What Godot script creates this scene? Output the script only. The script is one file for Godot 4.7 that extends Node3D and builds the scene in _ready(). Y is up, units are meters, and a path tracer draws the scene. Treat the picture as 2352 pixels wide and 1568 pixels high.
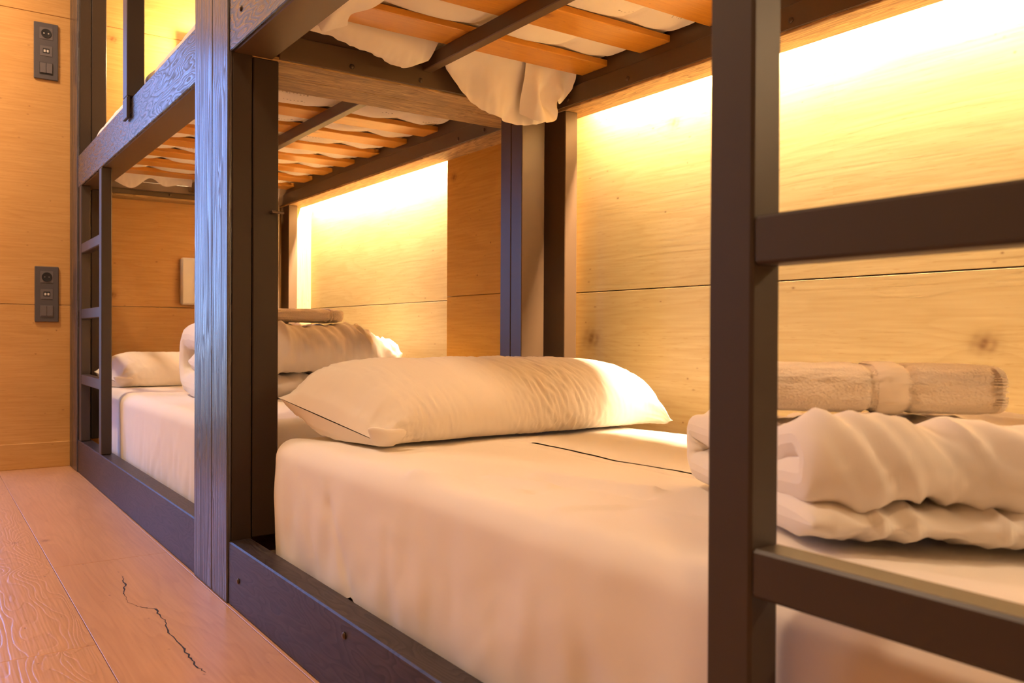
extends Node3D
# Bunk-bed room. y up, metres. Beds stand along z against the wall at +x; the aisle is at -x.

var M := {}
var M_uv := {}

func _ready():
	# ---------------- camera, sky, lights, exposure ----------------
	var cam := Camera3D.new()
	cam.name = "camera"
	cam.fov = 43.73
	cam.near = 0.02
	cam.far = 60.0
	var yaw := deg_to_rad(34.95)
	var pitch := deg_to_rad(-0.447)
	var roll := deg_to_rad(0.275)
	var fw := Vector3(sin(yaw) * cos(pitch), sin(pitch), -cos(yaw) * cos(pitch))
	var rt := Vector3(cos(yaw), 0, sin(yaw))
	var up := rt.cross(fw)
	var r2 := rt * cos(roll) + up * sin(roll)
	var u2 := up * cos(roll) - rt * sin(roll)
	cam.transform = Transform3D(Basis(r2, u2, -fw), Vector3(0, 0.65, 0))
	var att := CameraAttributesPhysical.new()
	att.frustum_focal_length = 29.9
	att.frustum_focus_distance = 2.15
	att.exposure_aperture = 7.5
	cam.attributes = att
	add_child(cam)
	cam.fov = 43.73
	cam.current = true

	var we := WorldEnvironment.new()
	we.name = "world_environment"
	var env := Environment.new()
	env.background_mode = Environment.BG_SKY
	var sky := Sky.new()
	var sm := ProceduralSkyMaterial.new()
	sm.sky_top_color = Color(0.40, 0.56, 0.95)
	sm.sky_horizon_color = Color(0.62, 0.77, 1.0)
	sm.ground_bottom_color = Color(0.35, 0.38, 0.42)
	sm.ground_horizon_color = Color(0.62, 0.7, 0.82)
	sky.sky_material = sm
	env.sky = sky
	env.background_energy_multiplier = 5.0
	env.tonemap_mode = Environment.TONE_MAPPER_LINEAR
	env.tonemap_exposure = 1.5
	env.sdfgi_enabled = true
	env.ssao_enabled = true
	env.ssil_enabled = true
	we.environment = env
	add_child(we)

	make_materials()
	build_room()
	build_lamps()
	build_left_bunk()
	build_right_bunk()
	build_mattresses()
	build_bedding()
	build_fittings()

# ======================================================================
# helpers
# ======================================================================
func lin(r: float, g: float, b: float) -> Color:
	return Color(r, g, b).linear_to_srgb()

func wpos(n: Node) -> Vector3:
	var p := Vector3.ZERO
	while n != null and n != self and n is Node3D:
		p += (n as Node3D).position
		n = n.get_parent()
	return p

func thing(called: String, label: String, category: String, at: Vector3, group := "") -> Node3D:
	var o := Node3D.new()
	o.name = called
	add_child(o, true)
	fix_name(o, called)
	o.position = at
	o.set_meta("label", label)
	o.set_meta("category", category)
	if group != "":
		o.set_meta("group", group)
	return o

var counts := {}
func fix_name(o: Node, called: String):
	var key := str(o.get_parent().get_instance_id()) + called
	var k: int = counts.get(key, 0)
	counts[key] = k + 1
	if k > 0:
		o.name = "%s_%03d" % [called, k]

func struct_root(called: String, at := Vector3.ZERO) -> Node3D:
	var o := Node3D.new()
	o.name = called
	add_child(o, true)
	o.position = at
	o.set_meta("kind", "structure")
	return o

func put(called: String, mesh: Mesh, mat: Material, parent: Node, world_at: Vector3) -> MeshInstance3D:
	var o := MeshInstance3D.new()
	o.name = called
	o.mesh = mesh
	o.material_override = mat
	parent.add_child(o, true)
	fix_name(o, called)
	o.position = world_at - (wpos(parent) if parent != self else Vector3.ZERO)
	return o

# a chamfered box given by its corners in world space; grain: axis the wood grain follows (0 x, 1 y, 2 z)
func bx(called: String, a: Vector3, b: Vector3, grain: int, mat: Material, parent: Node, bev := 0.002, off := Vector2.ZERO) -> MeshInstance3D:
	var lo := Vector3(minf(a.x, b.x), minf(a.y, b.y), minf(a.z, b.z))
	var hi := Vector3(maxf(a.x, b.x), maxf(a.y, b.y), maxf(a.z, b.z))
	var c := (lo + hi) / 2.0
	return put(called, box_mesh(hi - lo, grain, bev, off, c), mat, parent, c)

func box_mesh(s: Vector3, grain: int, bev: float, off: Vector2, c := Vector3.ZERO) -> ArrayMesh:
	var st := SurfaceTool.new()
	st.begin(Mesh.PRIMITIVE_TRIANGLES)
	box_into(st, s, grain, bev, off, Vector3.ZERO, c)
	return st.commit()

func box_into(st: SurfaceTool, s: Vector3, grain: int, bev: float, off: Vector2, at: Vector3, uvc := Vector3.ZERO):
	var h := s / 2.0
	bev = minf(bev, minf(h.x, minf(h.y, h.z)) * 0.45)
	var faces := []
	for ax in 3:
		var a1 := (ax + 1) % 3
		var a2 := (ax + 2) % 3
		for sg in [-1.0, 1.0]:
			var q := []
			for k in [[-1.0, -1.0], [1.0, -1.0], [1.0, 1.0], [-1.0, 1.0]]:
				var p := Vector3.ZERO
				p[ax] = sg * h[ax]
				p[a1] = k[0] * (h[a1] - bev)
				p[a2] = k[1] * (h[a2] - bev)
				q.append(p)
			var n := Vector3.ZERO
			n[ax] = sg
			faces.append([q, n, ax])
	# edge chamfers
	for ax in 3:
		var a1 := (ax + 1) % 3
		var a2 := (ax + 2) % 3
		for s1 in [-1.0, 1.0]:
			for s2 in [-1.0, 1.0]:
				var q := []
				for k in [[-1.0, 0], [1.0, 0], [1.0, 1], [-1.0, 1]]:
					var p := Vector3.ZERO
					p[ax] = k[0] * (h[ax] - bev)
					p[a1] = s1 * (h[a1] - (0.0 if k[1] == 0 else bev))
					p[a2] = s2 * (h[a2] - (bev if k[1] == 0 else 0.0))
					q.append(p)
				var n := Vector3.ZERO
				n[a1] = s1
				n[a2] = s2
				faces.append([q, n.normalized(), a1])
	for sx in [-1.0, 1.0]:
		for sy in [-1.0, 1.0]:
			for sz in [-1.0, 1.0]:
				var p0 := Vector3(sx * h.x, sy * (h.y - bev), sz * (h.z - bev))
				var p1 := Vector3(sx * (h.x - bev), sy * h.y, sz * (h.z - bev))
				var p2 := Vector3(sx * (h.x - bev), sy * (h.y - bev), sz * h.z)
				faces.append([[p0, p1, p2], Vector3(sx, sy, sz).normalized(), 0])
	for f in faces:
		var q: Array = f[0]
		var n: Vector3 = f[1]
		var ax: int = f[2]
		var tris := [[0, 1, 2], [0, 2, 3]] if q.size() == 4 else [[0, 1, 2]]
		for t in tris:
			var a: Vector3 = q[t[0]]
			var b: Vector3 = q[t[1]]
			var c2: Vector3 = q[t[2]]
			if (b - a).cross(c2 - a).dot(n) > 0.0:   # clockwise fronts
				var tmp := b
				b = c2
				c2 = tmp
			for p in [a, b, c2]:
				st.set_normal(n)
				st.set_uv(wood_uv(p + uvc, ax, grain) + off)
				st.add_vertex(p + at)

func wood_uv(p: Vector3, ax: int, grain: int) -> Vector2:
	if ax != grain:
		return Vector2(p[grain], p[3 - ax - grain])
	return Vector2(p[(ax + 1) % 3] * 0.3, p[(ax + 2) % 3])

# a surface through a grid of points, nu across, nv up; smooth normals
func grid_mesh(pts: PackedVector3Array, nu: int, nv: int, wrap_u := false, closed := false, uvs := PackedVector2Array()) -> ArrayMesh:
	var idx := PackedInt32Array()
	var mu := nu if wrap_u else nu - 1
	for j in nv - 1:
		for i in mu:
			var a := j * nu + i
			var b := j * nu + (i + 1) % nu
			var c := (j + 1) * nu + (i + 1) % nu
			var d := (j + 1) * nu + i
			idx.append_array(PackedInt32Array([a, d, c, a, c, b]))
	if closed:
		var vol := 0.0
		for t in range(0, idx.size(), 3):
			vol += pts[idx[t]].dot(pts[idx[t + 1]].cross(pts[idx[t + 2]]))
		if vol > 0.0:   # should be clockwise seen from outside: negative
			for t in range(0, idx.size(), 3):
				var tmp := idx[t + 1]
				idx[t + 1] = idx[t + 2]
				idx[t + 2] = tmp
	var nrm := PackedVector3Array()
	nrm.resize(pts.size())
	for t in range(0, idx.size(), 3):
		var n := (pts[idx[t + 2]] - pts[idx[t]]).cross(pts[idx[t + 1]] - pts[idx[t]])
		nrm[idx[t]] += n
		nrm[idx[t + 1]] += n
		nrm[idx[t + 2]] += n
	for i in nrm.size():
		nrm[i] = nrm[i].normalized() if nrm[i].length_squared() > 1e-20 else Vector3.UP
	var arr := []
	arr.resize(Mesh.ARRAY_MAX)
	arr[Mesh.ARRAY_VERTEX] = pts
	arr[Mesh.ARRAY_NORMAL] = nrm
	arr[Mesh.ARRAY_INDEX] = idx
	if uvs.size() == pts.size():
		arr[Mesh.ARRAY_TEX_UV] = uvs
	var m := ArrayMesh.new()
	m.add_surface_from_arrays(Mesh.PRIMITIVE_TRIANGLES, arr)
	return m

func shifted(pts: PackedVector3Array, by: Vector3) -> PackedVector3Array:
	var o := PackedVector3Array()
	o.resize(pts.size())
	for i in pts.size():
		o[i] = pts[i] - by
	return o

func seg_dist(p: Vector3, a: Vector3, b: Vector3) -> float:
	var ab := b - a
	var t := clampf((p - a).dot(ab) / maxf(ab.length_squared(), 1e-9), 0.0, 1.0)
	return p.distance_to(a + ab * t)

func noise3(sd: int, freq: float, oct := 2) -> FastNoiseLite:
	var n := FastNoiseLite.new()
	n.seed = sd
	n.frequency = freq
	n.noise_type = FastNoiseLite.TYPE_SIMPLEX_SMOOTH
	n.fractal_octaves = oct
	return n

func cyl_mesh(r: float, h: float, r_top := -1.0, seg := 20) -> Mesh:
	var m := CylinderMesh.new()
	m.bottom_radius = r
	m.top_radius = r if r_top < 0.0 else r_top
	m.height = h
	m.radial_segments = seg
	m.rings = 1
	return m

# a lathed profile about local y
func lathe_mesh(prof: Array, seg := 24) -> ArrayMesh:
	var pts := PackedVector3Array()
	for q in prof:
		for i in seg:
			var t := TAU * i / seg
			pts.append(Vector3(cos(t) * q.x, q.y, sin(t) * q.x))
	return grid_mesh(pts, seg, prof.size(), true, true)

# ======================================================================
# materials
# ======================================================================
func stretch_noise(w: int, h: int, sd: int, freq: float, stretch: int, oct: int) -> PackedByteArray:
	var n := noise3(sd, freq, oct)
	var im: Image = n.get_seamless_image(maxi(8, w / stretch), h)
	im.resize(w, h, Image.INTERPOLATE_CUBIC)
	im.convert(Image.FORMAT_L8)
	return im.get_data()

# wood: growth rings as a warped saw tooth, fine fibres, pores and knots. Returns [colour image, relief image]
func wood_image(w: int, h: int, sd: int, rings: float, warp: float, wfreq: float, wstretch: int, knots: Array, c0: Color, c1: Color, c2: Color, k_ring: float, k_fibre: float, k_pore: float, dots: int) -> Array:
	var W := stretch_noise(w, h, sd, wfreq, wstretch, 3)
	var S := stretch_noise(w, h, sd + 1, 0.16, 24, 2)
	var L := stretch_noise(w, h, sd + 2, 0.008, 4, 3)
	var P := stretch_noise(w, h, sd + 3, 0.33, 10, 1)
	var K := PackedFloat32Array()
	K.resize(w * h)
	var D := PackedFloat32Array()
	D.resize(w * h)
	for k in knots:
		var kx: float = k[0] * w
		var ky: float = k[1] * h
		var kr: float = k[2] * h
		for y in range(int(ky - kr * 4.0), int(ky + kr * 4.0)):
			for x in range(int(kx - kr * 9.0), int(kx + kr * 9.0)):
				var dx := (x - kx) / kr
				var dy := (y - ky) / kr
				var d2 := dx * dx * 0.14 + dy * dy
				var i := posmod(y, h) * w + posmod(x, w)
				var side := 1.0 if dy > 0.0 else -1.0
				K[i] += k[3] * exp(-d2 * 0.55) * side * (0.4 + absf(dy))
				var core := dx * dx * 0.55 + dy * dy
				D[i] += k[4] * exp(-core * 2.2) * (0.72 + 0.12 * sin(sqrt(core) * 11.0 + dx * 1.7) + 0.25 * sin(dx * 5.3 + dy * 3.1) * sin(dy * 6.1 - dx * 2.3))
	var rng := RandomNumberGenerator.new()
	rng.seed = sd
	for n in dots:
		var px := rng.randi_range(0, w - 1)
		var py := rng.randi_range(0, h - 1)
		var rx := rng.randf_range(1.0, 3.2)
		var ry := rng.randf_range(0.7, 1.6)
		var str0 := rng.randf_range(0.25, 0.8)
		for y in range(-4, 5):
			for x in range(-7, 8):
				var q := x * x / (rx * rx) + y * y / (ry * ry)
				D[posmod(py + y, h) * w + posmod(px + x, w)] += str0 * exp(-q)
	var rgb := PackedByteArray()
	rgb.resize(w * h * 3)
	var hg := PackedByteArray()
	hg.resize(w * h)
	for y in h:
		var base := rings * y / h
		for x in w:
			var i := y * w + x
			var ph := base + warp * (W[i] * 0.00392 - 0.5) + K[i]
			var f := ph - floorf(ph)
			var ring := f * f * (1.0 if f < 0.9 else (1.0 - f) * 10.0)
			var t := k_ring * ring + k_fibre * (S[i] * 0.00392 - 0.5) + 0.35 * (L[i] * 0.00392 - 0.5) + 0.3
			var po := P[i] - 205.0
			if po > 0.0:
				t += k_pore * po * 0.02
			t = clampf(t, 0.0, 1.0)
			var d := minf(D[i], 1.0)
			var c := c0.lerp(c1, t).lerp(c2, d)
			rgb[i * 3] = int(c.r * 255.0)
			rgb[i * 3 + 1] = int(c.g * 255.0)
			rgb[i * 3 + 2] = int(c.b * 255.0)
			hg[i] = int(clampf(0.75 - 0.5 * ring * k_ring * 1.6 + 0.35 * (S[i] * 0.00392 - 0.5) - d * 0.5, 0.0, 1.0) * 255.0)
	return [Image.create_from_data(w, h, false, Image.FORMAT_RGB8, rgb), Image.create_from_data(w, h, false, Image.FORMAT_L8, hg)]

func wood_mat(called: String, tex: Array, size: Vector2, rough: float, relief: float, tint := Color.WHITE, spec := 0.5) -> StandardMaterial3D:
	var m := StandardMaterial3D.new()
	m.resource_name = called
	m.albedo_texture = tex[0]
	m.albedo_color = tint
	m.roughness = rough
	m.metallic_specular = spec
	m.uv1_scale = Vector3(1.0 / size.x, 1.0 / size.y, 1)
	if relief > 0.0:
		m.heightmap_enabled = true
		m.heightmap_texture = tex[1]
		m.heightmap_scale = relief
	return m

func inverted(im: Image) -> Image:
	var d := im.get_data()
	for i in d.size():
		d[i] = 255 - int(d[i] * 0.78)
	return Image.create_from_data(im.get_width(), im.get_height(), false, Image.FORMAT_L8, d)

func flat_mat(called: String, c: Color, rough: float, metal := 0.0) -> StandardMaterial3D:
	var m := StandardMaterial3D.new()
	m.resource_name = called
	m.albedo_color = c
	m.roughness = rough
	m.metallic = metal
	return m

func texs(pair: Array) -> Array:
	return [ImageTexture.create_from_image(pair[0]), ImageTexture.create_from_image(pair[1])]

func make_materials():
	var oak := texs(wood_image(1536, 768, 11, 30.0, 4.0, 0.010, 10,
		[[0.1, 0.5, 0.030, 2.4, 0.85], [0.573, 0.497, 0.022, 2.0, 0.8], [0.33, 0.9, 0.016, 1.4, 0.7], [0.8, 0.18, 0.018, 1.6, 0.7], [0.45, 0.22, 0.012, 1.0, 0.7]],
		lin(0.66, 0.47, 0.235), lin(0.53, 0.34, 0.135), lin(0.17, 0.07, 0.022), 0.32, 0.62, 0.7, 130))
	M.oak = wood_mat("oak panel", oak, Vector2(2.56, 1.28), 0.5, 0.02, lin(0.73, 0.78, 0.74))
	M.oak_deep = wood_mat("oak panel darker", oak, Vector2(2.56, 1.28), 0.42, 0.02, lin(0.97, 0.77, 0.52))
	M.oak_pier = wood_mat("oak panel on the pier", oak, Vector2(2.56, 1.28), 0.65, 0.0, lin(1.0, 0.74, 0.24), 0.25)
	M.slat = wood_mat("lacquered beech slat", oak, Vector2(1.7, 0.9), 0.35, 0.0, lin(1.0, 0.62, 0.13))
	var rw := texs(wood_image(768, 160, 91, 5.0, 5.0, 0.02, 10, [[0.3, 0.5, 0.10, 1.0, 0.6], [0.62, 0.45, 0.08, 1.0, 0.7], [0.85, 0.7, 0.05, 1.0, 0.5]],
		lin(0.62, 0.39, 0.15), lin(0.20, 0.105, 0.035), lin(0.06, 0.03, 0.012), 0.7, 0.7, 0.6, 8))
	M.raw = wood_mat("rough sawn underside", rw, Vector2(0.95, 0.16), 0.65, 0.02)
	var flo := texs(wood_image(1536, 512, 41, 12.0, 5.0, 0.008, 10,
		[[0.3, 0.3, 0.03, 1.8, 0.7], [0.7, 0.7, 0.03, 1.8, 0.7], [0.93, 0.2, 0.02, 1.2, 0.8], [0.52, 0.15, 0.016, 1.2, 0.8], [0.12, 0.75, 0.02, 1.2, 0.7]],
		lin(0.60, 0.33, 0.175), lin(0.43, 0.215, 0.105), lin(0.10, 0.04, 0.025), 0.34, 0.4, 0.3, 70))
	M.floor = wood_mat("brushed oak floor", flo, Vector2(2.4, 0.8), 0.34, 0.02)
	var fl2 := texs(wood_image(1024, 256, 47, 11.0, 8.0, 0.006, 4, [[0.3, 0.4, 0.04, 2.5, 0.5], [0.62, 0.6, 0.03, 2.0, 0.5]],
		lin(0.60, 0.33, 0.175), lin(0.46, 0.24, 0.12), lin(0.10, 0.04, 0.025), 0.5, 0.3, 0.2, 30))
	M.floor_ridged = wood_mat("brushed oak floor, flame grain", fl2, Vector2(1.4, 0.35), 0.30, 0.09)
	M.gap = flat_mat("plank gap filler", lin(0.10, 0.05, 0.03), 0.9)
	var dk := texs(wood_image(1024, 320, 71, 7.0, 7.0, 0.009, 4,
		[[0.22, 0.4, 0.05, 2.0, 0.5], [0.7, 0.62, 0.04, 2.0, 0.5]],
		lin(0.13, 0.105, 0.105), lin(0.035, 0.028, 0.028), lin(0.012, 0.01, 0.01), 0.9, 0.45, 0.3, 10))
	M.stain = wood_mat("weathered dark stain", dk, Vector2(1.1, 0.30), 0.34, 0.03, lin(0.6, 0.6, 0.63), 0.65)
	var dk2 := texs(wood_image(1024, 320, 75, 15.0, 3.0, 0.012, 14, [[0.35, 0.45, 0.03, 1.5, 0.6], [0.8, 0.2, 0.03, 1.5, 0.6]],
		lin(0.15, 0.125, 0.125), lin(0.03, 0.024, 0.026), lin(0.012, 0.01, 0.01), 0.9, 0.9, 0.5, 6))
	M.stain_post = wood_mat("weathered dark stain, straight grain", dk2, Vector2(1.3, 0.22), 0.60, 0.05, lin(0.52, 0.52, 0.55), 0.72)
	M.stain_post.roughness_texture = ImageTexture.create_from_image(inverted(dk2[1].get_image()))
	M.stain.roughness = 0.62
	M.stain.heightmap_scale = 0.03
	M.stain.roughness_texture = ImageTexture.create_from_image(inverted(dk[1].get_image()))
	M.stain_dim = wood_mat("dark stained rail", dk, Vector2(1.1, 0.30), 0.42, 0.02, lin(0.46, 0.40, 0.39), 0.42)
	var dm := flat_mat("dark brown lacquer", lin(0.040, 0.026, 0.017), 0.42)
	dm.metallic_specular = 0.32
	M.dark = dm
	M.brown = flat_mat("brown lacquer on beams", lin(0.095, 0.052, 0.024), 0.42)
	M.ladder = flat_mat("dark brown satin ladder", lin(0.040, 0.027, 0.019), 0.42)
	var cl := flat_mat("white cotton", lin(0.82, 0.745, 0.655), 0.95)
	cl.rim_enabled = true
	cl.rim = 0.25
	cl.rim_tint = 0.5
	M.cotton = cl
	var tick := flat_mat("quilted ticking", Color.WHITE, 0.9)
	tick.albedo_texture = ImageTexture.create_from_image(ticking_image())
	M.ticking = tick
	var tw := flat_mat("terry towel", lin(0.80, 0.68, 0.53), 1.0)
	var nt := NoiseTexture2D.new()
	nt.noise = noise3(5, 0.12, 2)
	nt.width = 256
	nt.height = 256
	nt.seamless = true
	tw.heightmap_enabled = true
	tw.heightmap_texture = nt
	tw.heightmap_scale = 0.25
	tw.uv1_triplanar = true
	tw.uv1_scale = Vector3(7, 7, 7)
	tw.rim_enabled = true
	tw.rim = 0.5
	M.towel = tw
	M.towel_band = flat_mat("flat woven towel border", lin(0.80, 0.68, 0.53), 0.9)
	M.white_plastic = flat_mat("white plastic", lin(0.88, 0.83, 0.75), 0.35)
	M.plate = flat_mat("anthracite plate", lin(0.085, 0.075, 0.08), 0.42)
	M.plate_light = flat_mat("anthracite insert", lin(0.13, 0.11, 0.11), 0.5)
	M.black = flat_mat("black recess", lin(0.01, 0.008, 0.008), 0.6)
	M.contact = flat_mat("pale contact", lin(0.6, 0.55, 0.5), 0.4)
	M.bolt = flat_mat("dark steel bolt", lin(0.10, 0.065, 0.04), 0.35, 0.7)
	M.plaster = flat_mat("white plaster", lin(0.72, 0.66, 0.58), 0.9)
	M.frame = flat_mat("dark window frame", lin(0.05, 0.045, 0.045), 0.4)
	M.alu = flat_mat("aluminium profile", lin(0.6, 0.6, 0.6), 0.35, 0.8)
	var gl := flat_mat("window glass", Color(1, 1, 1, 0.06), 0.02)
	gl.transparency = BaseMaterial3D.TRANSPARENCY_ALPHA
	M.glass = gl
	M.led = glow_mat("warm led", lin(1.0, 0.72, 0.36), 6.0)
	M.bulb = glow_mat("lit diffuser", lin(1.0, 0.78, 0.46), 4.0)

func glow_mat(called: String, c: Color, e: float) -> StandardMaterial3D:
	var m := flat_mat(called, Color(0.9, 0.9, 0.9), 0.6)
	m.emission_enabled = true
	m.emission = c
	m.emission_energy_multiplier = e
	return m

func ticking_image() -> Image:
	var im := Image.create(1024, 1024, false, Image.FORMAT_RGB8)
	im.fill(lin(0.86, 0.77, 0.64))
	var rng := RandomNumberGenerator.new()
	rng.seed = 9
	var ink := lin(0.36, 0.30, 0.22)
	for k in 26:   # small sprigs and dotted borders printed on the ticking
		var cx := rng.randi_range(40, 980)
		var cy := rng.randi_range(30, 990)
		for n in rng.randi_range(4, 9):
			var x := cx + n * 11
			var s := rng.randi_range(3, 6)
			im.fill_rect(Rect2i(mini(x, 1015), mini(cy + rng.randi_range(-2, 2), 1015), s, maxi(2, s - 2)), ink)
		if k % 3 == 0:
			for n in 22:
				im.fill_rect(Rect2i(clampi(cx - 40 + rng.randi_range(0, 34), 0, 1015), clampi(cy + rng.randi_range(-12, 10), 0, 1015), 2, rng.randi_range(3, 8)), ink.lerp(Color.WHITE, 0.2))
	return im

# ======================================================================
# room
# ======================================================================
const WX := 1.75      # back wall
const EZ := -4.65     # end wall
const OX := -1.6      # opposite wall
const BZ := 2.2       # wall behind the camera
const CY := 2.8

func build_room():
	# floor: wide planks along z over a sub-floor
	var fl := struct_root("floor")
	bx("subfloor", Vector3(OX - 0.1, -0.12, EZ - 0.1), Vector3(WX + 0.1, -0.022, BZ + 0.1), 2, M.gap, fl, 0.0)
	var rng := RandomNumberGenerator.new()
	rng.seed = 3
	var joints := {0: [-2.65, -0.3], 1: [-1.945, 0.4], 2: [-3.3, -1.0], 3: [-2.2, 0.2], 4: [-3.6, -1.4], 5: [-2.8, -0.2], 6: [-3.1, -0.9], 7: [-2.0, 0.6], 8: [-3.4, -1.2], 9: [-2.5, -0.1], 10: [-3.0, -0.6], 11: [-2.1, 0.1]}
	var xs := 1.806
	var row := 0
	var rows := []
	while xs > OX:
		rows.append([maxf(xs - 0.3, OX), minf(xs, WX)])
		xs -= 0.3
	for rr in rows:
		var key := 0
		if absf(rr[0] - 0.306) < 0.01:
			key = 0
		elif absf(rr[0] - 0.006) < 0.01:
			key = 1
		else:
			key = 2 + row % 10
		var cuts: Array = [EZ] + joints[key] + [BZ]
		for k in cuts.size() - 1:
			var off := Vector2(rng.randf() * 2.4, rng.randf() * 0.8)
			if key == 0 and k == 1:
				off = Vector2(0.6, 0.1)
			if key == 1 and k == 1:
				off = Vector2(0.98, 0.25)
			bx("plank", Vector3(rr[0] + 0.0006, -0.022, cuts[k] + 0.0006), Vector3(rr[1] - 0.0006, 0.0, cuts[k + 1] - 0.0006), 2, M.floor_ridged if key == 1 else M.floor, fl, 0.0008, off)
		row += 1
	# the long split in the plank beside the double post
	var cr := [Vector2(0.447, -2.459), Vector2(0.44, -2.368), Vector2(0.426, -2.312), Vector2(0.416, -2.219), Vector2(0.428, -2.161), Vector2(0.458, -2.12), Vector2(0.458, -2.026), Vector2(0.447, -1.922), Vector2(0.448, -1.78), Vector2(0.447, -1.72), Vector2(0.452, -1.66)]
	var wd := [0.0008, 0.0045, 0.003, 0.0006, 0.0012, 0.0042, 0.0022, 0.003, 0.004, 0.0035, 0.0006]
	var crack_path := []
	var crack_w := []
	for k in cr.size() - 1:
		for t in 8:
			var f := t / 8.0
			var q: Vector2 = cr[k].lerp(cr[k + 1], f)
			q.x += (rng.randf() - 0.5) * 0.006
			crack_path.append(q)
			crack_w.append(lerpf(wd[k], wd[k + 1], f) * (0.6 + 0.8 * rng.randf()))
	var cp := PackedVector3Array()
	for k in crack_path.size():
		cp.append(Vector3(crack_path[k].x - crack_w[k] * 0.5, 0.0004, crack_path[k].y))
		cp.append(Vector3(crack_path[k].x + crack_w[k] * 0.5, 0.0004, crack_path[k].y))
	put("crack", grid_mesh(shifted(cp, Vector3(0.44, 0, -2.0)), 2, crack_path.size()), M.black, fl, Vector3(0.44, 0, -2.0))

	var ce := struct_root("ceiling")
	bx("ceiling_slab", Vector3(OX - 0.12, CY, EZ - 0.12), Vector3(WX + 0.12, CY + 0.12, BZ + 0.12), 0, M.plaster, ce, 0.0)

	# end wall with the glazed opening left of the picture
	var we := struct_root("wall_end")
	var wx0 := -1.05
	var wx1 := 0.255
	var wy0 := 0.12
	var wy1 := 2.25
	bx("wall_core", Vector3(wx1, 0, EZ - 0.14), Vector3(WX + 0.12, CY, EZ - 0.018), 0, M.plaster, we, 0.0)
	bx("wall_core", Vector3(OX - 0.12, 0, EZ - 0.14), Vector3(wx0, CY, EZ - 0.018), 0, M.plaster, we, 0.0)
	bx("wall_core", Vector3(wx0, wy1, EZ - 0.14), Vector3(wx1, CY, EZ - 0.018), 0, M.plaster, we, 0.0)
	bx("wall_core", Vector3(wx0, 0, EZ - 0.14), Vector3(wx1, wy0, EZ - 0.018), 0, M.plaster, we, 0.0)
	var ys := [0.0, 0.784, 2.18, CY]
	for k in 3:
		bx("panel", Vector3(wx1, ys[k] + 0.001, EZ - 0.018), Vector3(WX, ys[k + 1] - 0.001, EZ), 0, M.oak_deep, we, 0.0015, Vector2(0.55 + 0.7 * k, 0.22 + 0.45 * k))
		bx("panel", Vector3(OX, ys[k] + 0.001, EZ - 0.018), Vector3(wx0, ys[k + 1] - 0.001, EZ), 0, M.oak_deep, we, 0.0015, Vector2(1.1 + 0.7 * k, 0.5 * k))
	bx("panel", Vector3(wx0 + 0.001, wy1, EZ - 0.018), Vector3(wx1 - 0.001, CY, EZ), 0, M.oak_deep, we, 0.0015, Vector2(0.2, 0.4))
	var wn := struct_root("window_1", Vector3((wx0 + wx1) / 2, wy0, EZ - 0.08))
	for e in [[Vector3(wx0, wy0, -4.75), Vector3(wx0 + 0.06, wy1, -4.69)], [Vector3(wx1 - 0.06, wy0, -4.75), Vector3(wx1, wy1, -4.69)], [Vector3(wx0 + 0.06, wy0, -4.75), Vector3(wx1 - 0.06, wy0 + 0.06, -4.69)], [Vector3(wx0 + 0.06, wy1 - 0.06, -4.75), Vector3(wx1 - 0.06, wy1, -4.69)], [Vector3(-0.43, wy0 + 0.06, -4.75), Vector3(-0.365, wy1 - 0.06, -4.69)]]:
		bx("window_frame", e[0], e[1], 1, M.frame, wn, 0.004)
	bx("pane", Vector3(wx0 + 0.06, wy0 + 0.06, -4.724), Vector3(-0.43, wy1 - 0.06, -4.718), 1, M.glass, wn, 0.0)
	bx("pane", Vector3(-0.365, wy0 + 0.06, -4.724), Vector3(wx1 - 0.06, wy1 - 0.06, -4.718), 1, M.glass, wn, 0.0)
	var bb := struct_root("baseboard_end")
	bx("board", Vector3(wx1, 0, EZ), Vector3(0.612, 0.122, EZ + 0.012), 0, M.oak_deep, bb, 0.002, Vector2(0.4, 0.1))

	# wall behind the beds, lit from above by the hidden strips
	var wr := struct_root("wall_right")
	bx("wall_core", Vector3(WX + 0.018, 0, EZ - 0.14), Vector3(WX + 0.14, CY, BZ + 0.12), 2, M.plaster, wr, 0.0)
	var yr := [0.0, 0.787, 2.112, CY]
	for k in 3:
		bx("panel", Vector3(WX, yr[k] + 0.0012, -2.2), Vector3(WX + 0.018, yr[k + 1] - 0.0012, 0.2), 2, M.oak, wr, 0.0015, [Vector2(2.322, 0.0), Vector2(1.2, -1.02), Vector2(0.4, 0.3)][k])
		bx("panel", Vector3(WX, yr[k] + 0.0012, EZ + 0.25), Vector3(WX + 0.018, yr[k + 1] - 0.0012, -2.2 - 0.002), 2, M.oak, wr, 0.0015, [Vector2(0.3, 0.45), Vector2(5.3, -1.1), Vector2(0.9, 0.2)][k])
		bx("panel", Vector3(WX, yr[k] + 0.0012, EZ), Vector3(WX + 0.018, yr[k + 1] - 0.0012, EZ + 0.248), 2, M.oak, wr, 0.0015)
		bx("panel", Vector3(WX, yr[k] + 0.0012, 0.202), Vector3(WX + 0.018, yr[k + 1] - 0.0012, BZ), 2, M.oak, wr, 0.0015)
	var t1 := struct_root("trim_1")
	for e in [[0.0, 0.796], [0.798, 1.46], [1.462, 2.12], [2.122, CY]]:
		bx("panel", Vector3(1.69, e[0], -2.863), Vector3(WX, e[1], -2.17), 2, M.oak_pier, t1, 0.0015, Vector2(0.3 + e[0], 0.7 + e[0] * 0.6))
	var t2 := struct_root("trim_2")
	for e in [[0.0, 1.46], [1.462, CY]]:
		bx("panel", Vector3(1.66, e[0], EZ), Vector3(WX, e[1], -4.41), 1, M.oak, t2, 0.0015)

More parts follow.
